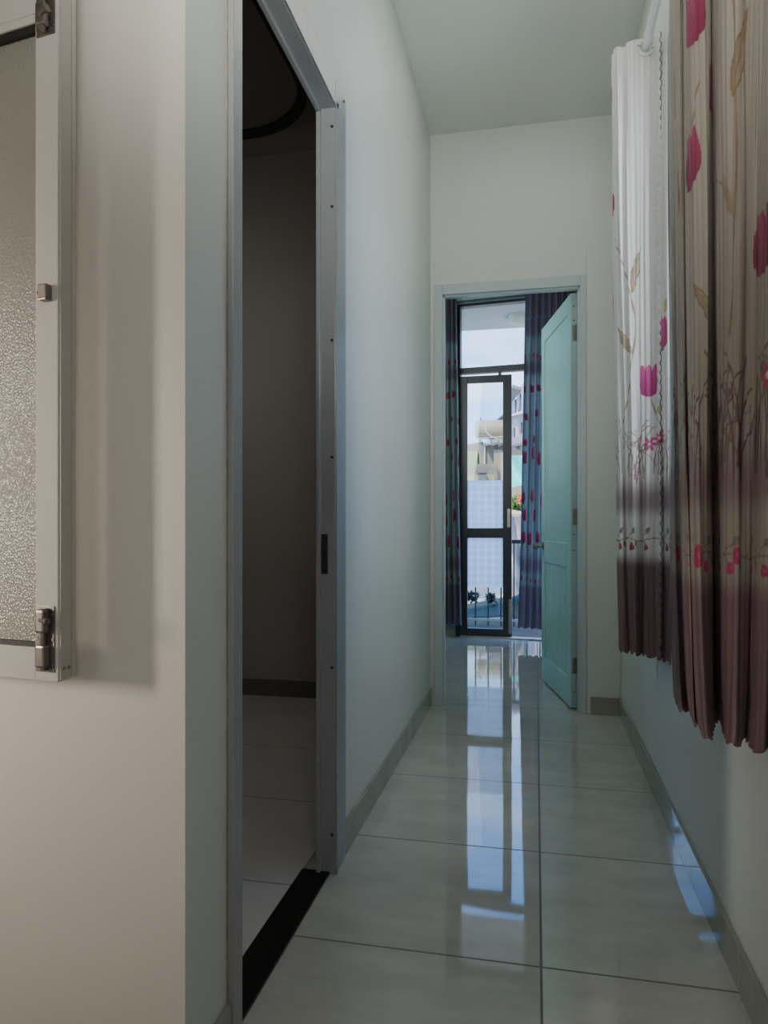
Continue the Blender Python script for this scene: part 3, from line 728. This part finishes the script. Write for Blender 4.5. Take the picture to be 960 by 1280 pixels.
# tie-back cord on a wall hook, just under the far curtain
cc = P(825,805,at_x(825,XR-.012))
tc_ = thing('tieback_hook', 'small steel hook with a hanging string below the far curtain', 'hook', (XR, cc.y, cc.z))
bm = bmesh.new(); lathe(bm, [(.014,0),(.014,-.004),(.006,-.008),(.0005,-.008)], (XR-.0003,cc.y,cc.z+.035), 'X', 14)
tube(bm, [(XR-.006,cc.y,cc.z+.035),(XR-.022,cc.y,cc.z+.02),(XR-.032,cc.y,cc.z-.01),(XR-.022,cc.y,cc.z-.022),(XR-.012,cc.y,cc.z-.010)], .006, 8)
child('hook', bm, M['worn_steel'], tc_, True)
bm = bmesh.new(); pts=[]
for k in range(25):
    a = k/24; s_ = math.sin(PI*a); pts.append((XR-.022, cc.y+.008*math.sin(2*PI*a), cc.z-.020-.11*s_))
tube(bm, pts, .0014, 6); child('string', bm, M['ring'], tc_)

# ------------------------------------------------------------------ balcony curtains
PURF = (.20,.15,.20); TEALF = (.33,.42,.43)
def paint_balc(seed):
    def f(p, L):
        p.base(TEALF, PURF, [(2.72, 9, .04, .1, .95), (-1, .50, .03, .03, .9), (.62,.74,.04,.05,.8), (2.38,2.5,.03,.05,.8)])
        sw = (.65*np.clip(np.sin(2*PI*p.u/.075),0,1))[None,:,None]; p.C = p.C*(1-sw)+np.array((.12,.085,.125))*sw  # dark purple stripes painted in for the shade of the folds
        p.stripes(.2)
        g = np.random.RandomState(seed)
        u = 0.02
        while u < L:
            p.bud(u, 2.55+g.uniform(-.03,.03), .020, (.42,.02,.08)); p.bud(u+.02, .55+g.uniform(-.02,.02), .020, (.42,.02,.08)); u += g.uniform(.07,.12)
        for zt in (2.22, 1.98, 1.76, 1.60, 1.22, 1.05, .84):
            u = g.uniform(0,.07)
            while u < L:
                p.tulip(u, zt+g.uniform(-.03,.03), g.uniform(.06,.085), .12 if zt < 1.7 else .07, (.38,.02,.10)); u += g.uniform(.15,.27)
        grass(p, 0, L, .66, .92, int(L*25), seed+1); p.curve([(0,2.88),(L,2.88)], .012, (.16,.24,.25), .8)
    return f
def balc_plan(x0, x1, n, amp, y, px=0):
    pts = []
    for i in range(2*n+1):
        s_ = i/(2*n); xx = x0+(x1-x0)*s_
        v = Vector((xx, -y+amp*(1 if i%2 else -1), 0)); v = Matrix.Rotation(BA,3,'Z')@v+bo; pts.append((v.x,v.y))
    return pts
def bcurtain(x0,x1,b0,b1,n,label,seed):
    v = Matrix.Rotation(BA,3,'Z')@Vector(((x0+x1)/2,-.09,0))+bo
    r = thing('balcony_curtain', label, 'curtain', (v.x,v.y,.11), 0, 'balcony door curtains')
    sheet('curtain_cloth', balc_plan(x0,x1,n,.035,.10), balc_plan(b0,b1,n,.04,.10), .13, 3.135, 220, 480, paint_balc(seed), M['fabric_far'], r, scallop=.012, scw=.06, wob=.003)
    return r
bcurtain(-.19,.045,-.20,.09,5,'purple and teal floral curtain left of the balcony door',31)
bcurtain(.665,1.10,.60,1.10,8,'purple and teal floral curtain right of the balcony door, behind the aqua door',47)
br = thing('balcony_curtain_rod', 'slim rod above the balcony door carrying two purple floral curtains', 'curtain rod', bo+Vector((.4,-.1,3.10)), BA)
bm = bmesh.new(); tube(bm, [(-.75,.0,.0),(.95,.0,.0)], .011, 10)
bm2 = obj('rod', bm, M['dark_steel'], br); 
for xx in (-.72,.92):
    obj('bracket', B((xx-.01,xx+.01,-.002,.148,-.03,-.008)), M['dark_steel'], br)

# ------------------------------------------------------------------ balcony and outside
def ext(name, label, cat, loc): return thing(name, label, cat, loc)
struct('floor_balcony', B((-3.2, 2.6, 6.78, 8.35, -.22, -.05)), M['balcony_tile'])
struct('ceiling_balcony', B((-3.2, 2.6, 6.74, 7.62, 3.12, 3.27)), M['white_plaster'], label='white balcony ceiling slab', cat='ceiling')
lp = P(655,387,7.05)
bl = thing('balcony_lamp', 'round cream ceiling lamp under the balcony slab', 'lamp', (lp.x, lp.y, 3.12))
bm = bmesh.new(); lathe(bm, [(.15,0),(.15,-.02)], (0,0,-.0005), 'Z', 28); obj('lamp_base', bm, M['white_rod'], bl, True)
bm = bmesh.new(); lathe(bm, [(.145,-.02),(.14,-.05),(.11,-.075),(.05,-.088),(.0005,-.09)], (0,0,-.001), 'Z', 28); obj('lamp_shade', bm, M['lamp_glass'], bl, True)
# railing
RY = 7.75
rl = thing('balcony_railing', 'dark metal balcony railing with thin upright bars', 'railing', (0,RY,-.05))
obj('top_rail', B((-2.2,1.8,-.02,.02,.89,.93), bev=.004), M['rail'], rl)
obj('bottom_rail', B((-2.2,1.8,-.012,.012,.05,.075)), M['white_alu'], rl)
x = -2.15; 
while x < 1.8:
    obj('bar', B((x-.007,x+.007,-.007,.007,.0,.89)), M['rail'], rl); x += .137
def flat(name, pts, thick, m, parent):
    bm = bmesh.new(); slab(bm, pts, thick); return child(name, bm, m, parent)
def quad(px0,px1,py0,py1,t): return [P(px0,py1,t),P(px1,py1,t),P(px1,py0,t),P(px0,py0,t)]
FW = Vector((-SN,CS,0))
# street / ground
struct('ground', B((-40,60,8.4,90,-7.2,-7.0)), M['road'])
# neighbour's yard wall and awning
yw = thing('yard_wall', 'grey rendered boundary wall beyond the balcony railing', 'wall', P(620,700,11.5))
flat('wall_face', [P(520,1300,11.5),P(700,1300,11.5),P(700,640,11.5),P(660,640,11.5),P(640,668,11.5),P(520,676,11.5)], FW*.2, M['yard_wall'], yw)
aw = thing('shop_awning', 'dark green awning with a pale front edge below the railing', 'awning', P(620,760,9.6))
flat('awning_cloth', [P(560,775,9.4),P(690,768,9.4),P(690,738,10.6),P(560,762,10.6)], (0,0,.03), M['green_awning'], aw)
flat('awning_edge', [P(560,762,10.65),P(690,737,10.65),P(690,732,10.65),P(560,757,10.65)], FW*.05, M['white_plaster'], aw)
flat('awning_front', [P(560,792,9.4),P(690,786,9.4),P(690,768,9.4),P(560,775,9.4)], FW*.03, M['yard_wall'], aw)
flat('awning_post', quad(570,574,770,1250,9.45), FW*.05, M['rail'], aw)
flat('awning_post', quad(672,676,768,1250,9.45), FW*.05, M['rail'], aw)
sb = thing('stored_sack', 'dark green rounded bundle beside the awning', 'bundle', P(647,755,8.9))
bm = bmesh.new(); c = P(647,758,9.0); bmesh.ops.create_icosphere(bm, subdivisions=3, radius=.13)
for v in bm.verts:
    v.co = Vector((v.co.x*.75, v.co.y*.9, v.co.z*1.25))*(1+.08*math.sin(v.co.x*50)+.06*math.sin(v.co.z*40))+c
child('sack', bm, M['green_awning'], sb, True)
flat('sack_shelf', quad(630,664,770,774,9.05), FW*.3, M['rail'], sb)
gt = thing('tarpaulin', 'grey tarpaulin sheet hanging beyond the open balcony side', 'tarpaulin', P(650,740,9.8))
bm = bmesh.new(); grid = []
for j in range(21):
    row = []
    for i in range(25):
        a = i/24; b = j/20; p_ = P(634+34*a, 744-102*b+4*math.sin(a*5), 10.2+.10*math.sin(a*11+b*5)+.06*math.sin(b*14+a*3)); row.append(bm.verts.new(p_))
    grid.append(row)
for j in range(20):
    for i in range(24): bm.faces.new((grid[j][i],grid[j][i+1],grid[j+1][i+1],grid[j+1][i]))
child('sheet', bm, M['grey_tarp'], gt, True)
# garden plants
def plant(name, label, cat, c, rx, rz, n, m, leafsize, stem=True, flowers=0):
    r = thing(name, label, cat, c)
    bm = bmesh.new(); g = random.Random(n)
    for _ in range(n):
        a = g.uniform(0,2*PI); e = g.uniform(-1,1); q = g.random()**.4
        p_ = Vector((rx*q*math.cos(a)*math.sqrt(1-e*e), rx*.8*q*math.sin(a)*math.sqrt(1-e*e), rz*q*e))
        d = Vector((g.uniform(-1,1),g.uniform(-1,1),g.uniform(-.6,1))).normalized(); s_ = d.cross(Vector((0,0,1))).normalized()*leafsize*.35
        vs = [bm.verts.new(p_),bm.verts.new(p_+d*leafsize*.5+s_),bm.verts.new(p_+d*leafsize),bm.verts.new(p_+d*leafsize*.5-s_)]; bm.faces.new(vs)
    o = obj('foliage', bm, m, r)
    bm = bmesh.new(); tube(bm, [(0,0,-rz*1.05),(.02,0,-rz*.5),(0,0,rz*.3)], leafsize*.12, 8); obj('stem', bm, M['roof_dark'], r)
    if flowers:
        bm = bmesh.new()
        for _ in range(flowers):
            p_ = Vector((g.uniform(.0,.8)*rx, -rx*.7, g.uniform(.1,.8)*rz))
            for k in range(5):
                a = 2*PI*k/5; d = Vector((math.cos(a),-.4,math.sin(a)))*leafsize*.7; s_ = Vector((-math.sin(a),0,math.cos(a)))*leafsize*.25
                bm.faces.new([bm.verts.new(p_),bm.verts.new(p_+d*.6+s_),bm.verts.new(p_+d),bm.verts.new(p_+d*.6-s_)])
        obj('blossoms', bm, M['flower'], r)
    return r
plant('flowering_shrub','leafy green shrub with orange blossoms below the teal tarp','shrub',P(648,631,13.2),.24,.17,420,M['leaf'],.08,flowers=16)
M['dark_leaf'] = mat('dark_leaf', (.015,.02,.02), .6)
plant('potted_plant','dark little plant on the green awning, left one of two','plant',P(589,747,9.95),.10,.07,160,M['dark_leaf'],.07)
plant('potted_plant','dark little plant on the green awning, right one of two','plant',P(613,748,9.95),.07,.055,140,M['dark_leaf'],.07)
# teal tarp
tt = thing('teal_tarp', 'bright teal tarp stretched over the yard left of the white pipe', 'tarp', P(648,610,16))
bm = bmesh.new(); grid = []
for j in range(13):
    row = []
    for i in range(13):
        a=i/12; b=j/12; row.append(bm.verts.new(P(630+32*a, 612-43*b-(8*a*(1-b)), 16+.7*b+.25*math.sin(a*6+b*4))))
    grid.append(row)
for j in range(12):
    for i in range(12): bm.faces.new((grid[j][i],grid[j][i+1],grid[j+1][i+1],grid[j+1][i]))
child('sheet', bm, M['teal_net'], tt, True)
rf = thing('shed_roof', 'low cream shed roof beneath the orange blossoms', 'roof', P(645,645,12.5))
flat('roof_sheet', [P(630,646,12.4),P(668,646,12.4),P(668,640,13.6),P(630,634,13.6)], (0,0,.05), M['ext_yellow'], rf)
flat('shed_wall', quad(632,668,648,1000,12.6), FW*.1, M['ext_beige'], rf)
# white drain pipe on the balcony edge
pp = thing('drain_pipe', 'white vertical drain pipe at the balcony edge by the right curtain', 'pipe', P(658,800,7.9))
a0 = P(657.5,790,7.9); bm = bmesh.new(); tube(bm, [(a0.x,a0.y,-.05),(a0.x,a0.y,3.4)], .026, 14); child('pipe', bm, M['white_plaster'], pp, True)
# concrete house with tank
T0 = 30
ch = thing('concrete_house', 'weathered concrete rooftop house with pale lower walls', 'building', P(612,640,T0))
flat('main_wall', [P(600,900,T0),P(636,900,T0),P(636,552,T0),P(600,556,T0)], FW*4, M['concrete'], ch)
flat('parapet', [P(560,572,T0+.6),P(604,562,T0+.6),P(604,552,T0+.6),P(560,560,T0+.6)], FW*3, M['concrete'], ch)
flat('green_wall', quad(560,597,564,585,T0+.2), FW*2, M['ext_green'], ch)
flat('lower_wall', [P(560,900,T0-1),P(622,900,T0-1),P(622,580,T0-1),P(598,580,T0-1),P(575,588,T0-1),P(560,590,T0-1)], FW*1, M['concrete'], ch)
flat('yellow_wall', quad(560,618,593,900,T0-1.6), FW*.5, M['ext_yellow'], ch)
flat('beige_wall', quad(618,637,562,900,T0-.4), FW*.3, M['ext_beige'], ch)
flat('white_pipe', quad(605,606.6,556,580,T0-.1), FW*.05, M['white_plaster'], ch)
flat('roof_sheet', [P(604,557,T0-.6),P(637,554,T0-.6),P(637,552,T0-.05),P(604,555,T0-.05)], (0,0,.03), M['roof_dark'], ch)
an = thing('annex', 'small beige annex with a grey lean-to roof right of the glass leaf', 'building', P(650,600,18))
flat('annex_wall', quad(633,664,562,1000,17.5), FW*.8, M['ext_beige'], an)
flat('roof_sheet', [P(630,560,17.3),P(666,554,17.3),P(666,545,18.8),P(630,551,18.8)], (0,0,.05), M['roof_dark'], an)
for a in (606,614,622):
    flat('roof_brace', [P(a,558,T0-.3),P(a+9,555,T0-.3),P(a+4,550,T0-.3)], FW*.04, M['white_plaster'], ch)
cb = thing('roof_box', 'small dark box on the yellow ledge', 'box', P(604,597,T0-1.9))
flat('box_body', quad(599,608,592,602,T0-2.0), FW*.35, M['roof_dark'], cb)
flat('box_lid', quad(598.4,608.6,591,592.3,T0-2.03), FW*.42, M['rail'], cb)
tk = thing('water_tank', 'horizontal stainless water tank on top of the concrete house', 'water tank', P(615,545,T0))
ca = P(594,537,T0); cbv = P(636,537,T0); dirv = (cbv-ca).normalized(); up = Vector((0,0,1)); sd = dirv.cross(up)
R0 = 12.0/FPX*T0
bm = bmesh.new(); rings=[]
for s_, r_ in ((-.02,.05),(0,.5),(.02,.85),(.06,1),(.10,.97),(.14,1),(.86,1),(.90,.97),(.94,1),(.98,.85),(1,.5),(1.02,.05)):
    c = ca+(cbv-ca)*s_
    rings.append([bm.verts.new(c+(sd*math.cos(2*PI*k/28)+up*math.sin(2*PI*k/28))*R0*r_) for k in range(28)])
for A_, B_ in zip(rings, rings[1:]):
    for k in range(28): bm.faces.new((A_[k],A_[(k+1)%28],B_[(k+1)%28],B_[k]))
bm.faces.new(rings[0][::-1]); bm.faces.new(rings[-1])
child('tank_body', bm, M['steel_tank'], tk, True)
for q in (600,630):
    flat('stand_leg', quad(q,q+1.5,547,553,T0-.05), FW*.3, M['white_plaster'], tk)
flat('stand_rail', [P(596,549,T0-.3),P(638,546,T0-.3),P(638,544.5,T0-.3),P(596,547.5,T0-.3)], FW*.05, M['white_plaster'], tk)
bm = bmesh.new(); tube(bm, [P(607,527,T0-.35),P(608,540,T0-.45),P(613,545,T0-.45),P(622,549,T0-.45),P(630,549,T0-.4)], .025, 8); child('outlet_pipe', bm, M['white_plaster'], tk, True)
bm = bmesh.new(); tube(bm, [P(601,526,T0),P(601,522,T0)], .03, 8); child('vent_cap', bm, M['roof_dark'], tk, True)
# tall building on the right, façade running away from us
tb = thing('apartment_building', 'tall pale apartment block at right beyond the balcony', 'building', P(660,640,24))
fa = [P(700,900,15),P(637,900,40),P(637,505,40),P(642,500,36),P(650,478,27),P(653,474,25),P(700,410,15)]
n_ = (fa[0]-fa[1]).cross(Vector((0,0,1))).normalized()
if n_.x < 0: n_ = -n_
def facade(px, py, off=0):
    a, b = fa[1], fa[0]; d = b-a
    xc = (px-480)/FPX; rx, ry = -SN+xc*CS, CS+xc*SN
    det = rx*(-d.y)-ry*(-d.x); t = (a.x*(-d.y)-a.y*(-d.x))/det
    return P(px, py, t)-n_*off
pts = [facade(700,900),facade(637,900),facade(637,512),facade(643,505),facade(650,486),facade(656,474),facade(700,400)]
bm = bmesh.new(); slab(bm, pts, n_*5); child('facade_wall', bm, M['ext_pink'], tb)
def fwin(a,b,c,d_): 
    bm = bmesh.new(); slab(bm, [facade(a,c[1],.02),facade(b,d_[1],.02),facade(b,d_[0],.02),facade(a,c[0],.02)], -n_*.05); child('window', bm, M['win_dark'], tb)
fwin(641,645.5,(504,518),(499,516)); fwin(648,651.5,(497,514),(492,511)); fwin(650,653,(529,540),(528,540)); fwin(641,644,(535,548),(534,548))
bm = bmesh.new(); slab(bm, [facade(640,503,.0),facade(652,488,.0),facade(652,484,.35),facade(640,500,.35)], Vector((0,0,.12))); child('roof_canopy', bm, M['roof_dark'], tb)
for py_ in (522, 560):
    bm = bmesh.new(); slab(bm, [facade(638,py_,.0),facade(664,py_-6,.0),facade(664,py_-9,.0),facade(638,py_-2,.0)], -n_*.25); child('floor_band', bm, M['white_plaster'], tb)
# distant gable
gb = thing('gable_house', 'distant grey gable rising behind the water tank', 'building', P(632,560,38))
flat('gable_wall', [P(622,900,38),P(634,900,38),P(634,517,38),P(632,515,38),P(622,526,38)], FW*3, M['concrete'], gb)
flat('gable_roof', [P(621,527,37.8),P(634,515.5,37.8),P(634,513.5,37.8),P(620,525,37.8)], FW*3.4, M['roof_dark'], gb)

# ------------------------------------------------------------------ world, lights, camera
W = bpy.data.worlds.new('sky'); SC.world = W; W.use_nodes = True; nt = W.node_tree; N = nt.nodes; L = nt.links
bg = N['Background']; tc = N.new('ShaderNodeTexCoord'); sep = N.new('ShaderNodeSeparateXYZ'); L.new(tc.outputs['Generated'], sep.inputs[0])
rp = N.new('ShaderNodeValToRGB'); cr = rp.color_ramp
cr.elements[0].position = 0.0; cr.elements[0].color = (.50,.68,1.0,1); cr.elements[1].position = .55; cr.elements[1].color = (.10,.36,1.0,1)
e = cr.elements.new(.16); e.color = (.24,.52,1.0,1)
L.new(sep.outputs[2], rp.inputs[0])
no = N.new('ShaderNodeTexNoise'); no.inputs['Scale'].default_value = 5; no.inputs['Detail'].default_value = 7
mp = N.new('ShaderNodeMapping'); mp.inputs['Scale'].default_value = (1,1,3.5); L.new(tc.outputs['Generated'], mp.inputs[0]); L.new(mp.outputs[0], no.inputs['Vector'])
mr = N.new('ShaderNodeMapRange'); mr.inputs[1].default_value = .45; mr.inputs[2].default_value = .72; mr.inputs[4].default_value = .5; L.new(no.outputs['Fac'], mr.inputs[0])
mx = N.new('ShaderNodeMix'); mx.data_type = 'RGBA'; L.new(mr.outputs[0], mx.inputs[0]); L.new(rp.outputs[0], mx.inputs[6]); mx.inputs[7].default_value = (.93,.94,1.0,1)
L.new(mx.outputs[2], bg.inputs[0]); bg.inputs[1].default_value = 5.5

def area(name, loc, target, sx, sy, power, col, spread=180):
    l = bpy.data.lights.new(name, 'AREA'); l.shape = 'RECTANGLE'; l.size = sx; l.size_y = sy; l.spread = math.radians(spread); l.energy = power; l.color = col
    o = bpy.data.objects.new(name, l); COL.objects.link(o); o.location = loc
    o.rotation_euler = (Vector(target)-Vector(loc)).to_track_quat('-Z','Y').to_euler(); return o
sun = bpy.data.lights.new('sun', 'SUN'); sun.energy = 11; sun.angle = math.radians(1); sun.color = (1,.93,.82)
so = bpy.data.objects.new('sun', sun); COL.objects.link(so); so.rotation_euler = Vector((.55,.75,-1.0)).to_track_quat('-Z','Y').to_euler()
area('window_light_right', (XR+.50, 1.80, 2.1), (XR-.10, 2.62, 1.75), .7, 1.4, 58, (1.0,.99,.93))
area('window_light_left', (-2.75, -.30, 1.30), (-1.75, 1.14, 1.15), .22, .55, 16, (1.0,.90,.79), 60)
area('near_wall_fill', (.43, -.5, 1.45), (-.6, 1.25, 1.1), .5, 1.1, 7, (.97,.99,1.0), 120)  # added fill for the near wall strip, source unseen
area('ceiling_fill', (-.08, .25, 1.95), (-.05, 2.3, 3.3), .8, .6, 17, (.98,1.0,.95), 110)  # added fill aimed upward to brighten the ceiling
area('room_fill', (-1.3, -2.3, 1.5), (-1.2, 1.1, 1.3), 1.4, 1.6, 13, (1.0,.95,.87))
area('corridor_fill', (-.07, 2.9, 3.27), (-.07, 2.95, 0), .5, 1.4, 5, (1.0,.98,.92))  # added overhead fill to lift the corridor's right wall
area('far_room_fill', (-1.2, 4.6, 2.3), (.25, 6.3, 2.1), 1.2, 1.4, 28, (.93,1.0,1.0))  # added fill for the far room and aqua door, out of view
area('balcony_fill', (1.9, 7.3, 1.0), (-.6, 7.2, 3.1), .8, .8, 45, (1.0,.98,.95))  # added fill brightening the balcony slab, hidden behind the wall
area('side_room_fill', (-2.6, 2.6, 2.4), (-1.2, 3.6, 1.0), .8, .8, 6.5, (1.0,.94,.86))  # added weak fill so the side room is not black
cd = bpy.data.cameras.new('camera'); cam = bpy.data.objects.new('camera', cd); COL.objects.link(cam)
cam.location = (0,0,CAMH); cam.rotation_euler = (PI/2, 0, TH)
cd.sensor_fit = 'HORIZONTAL'; cd.sensor_width = 36; cd.lens = FPX/960*36; cd.shift_y = (HY-640)/960; cd.shift_x = 0
cd.clip_start = .02; cd.clip_end = 300
SC.camera = cam
SC.view_settings.view_transform = 'AgX'; SC.view_settings.look = 'None'; SC.view_settings.exposure = -0.42
SC.cycles.use_denoising = True
SC.cycles.max_bounces = 10; SC.cycles.diffuse_bounces = 6; SC.cycles.transparent_max_bounces = 16
SC.cycles.sample_clamp_indirect = 6
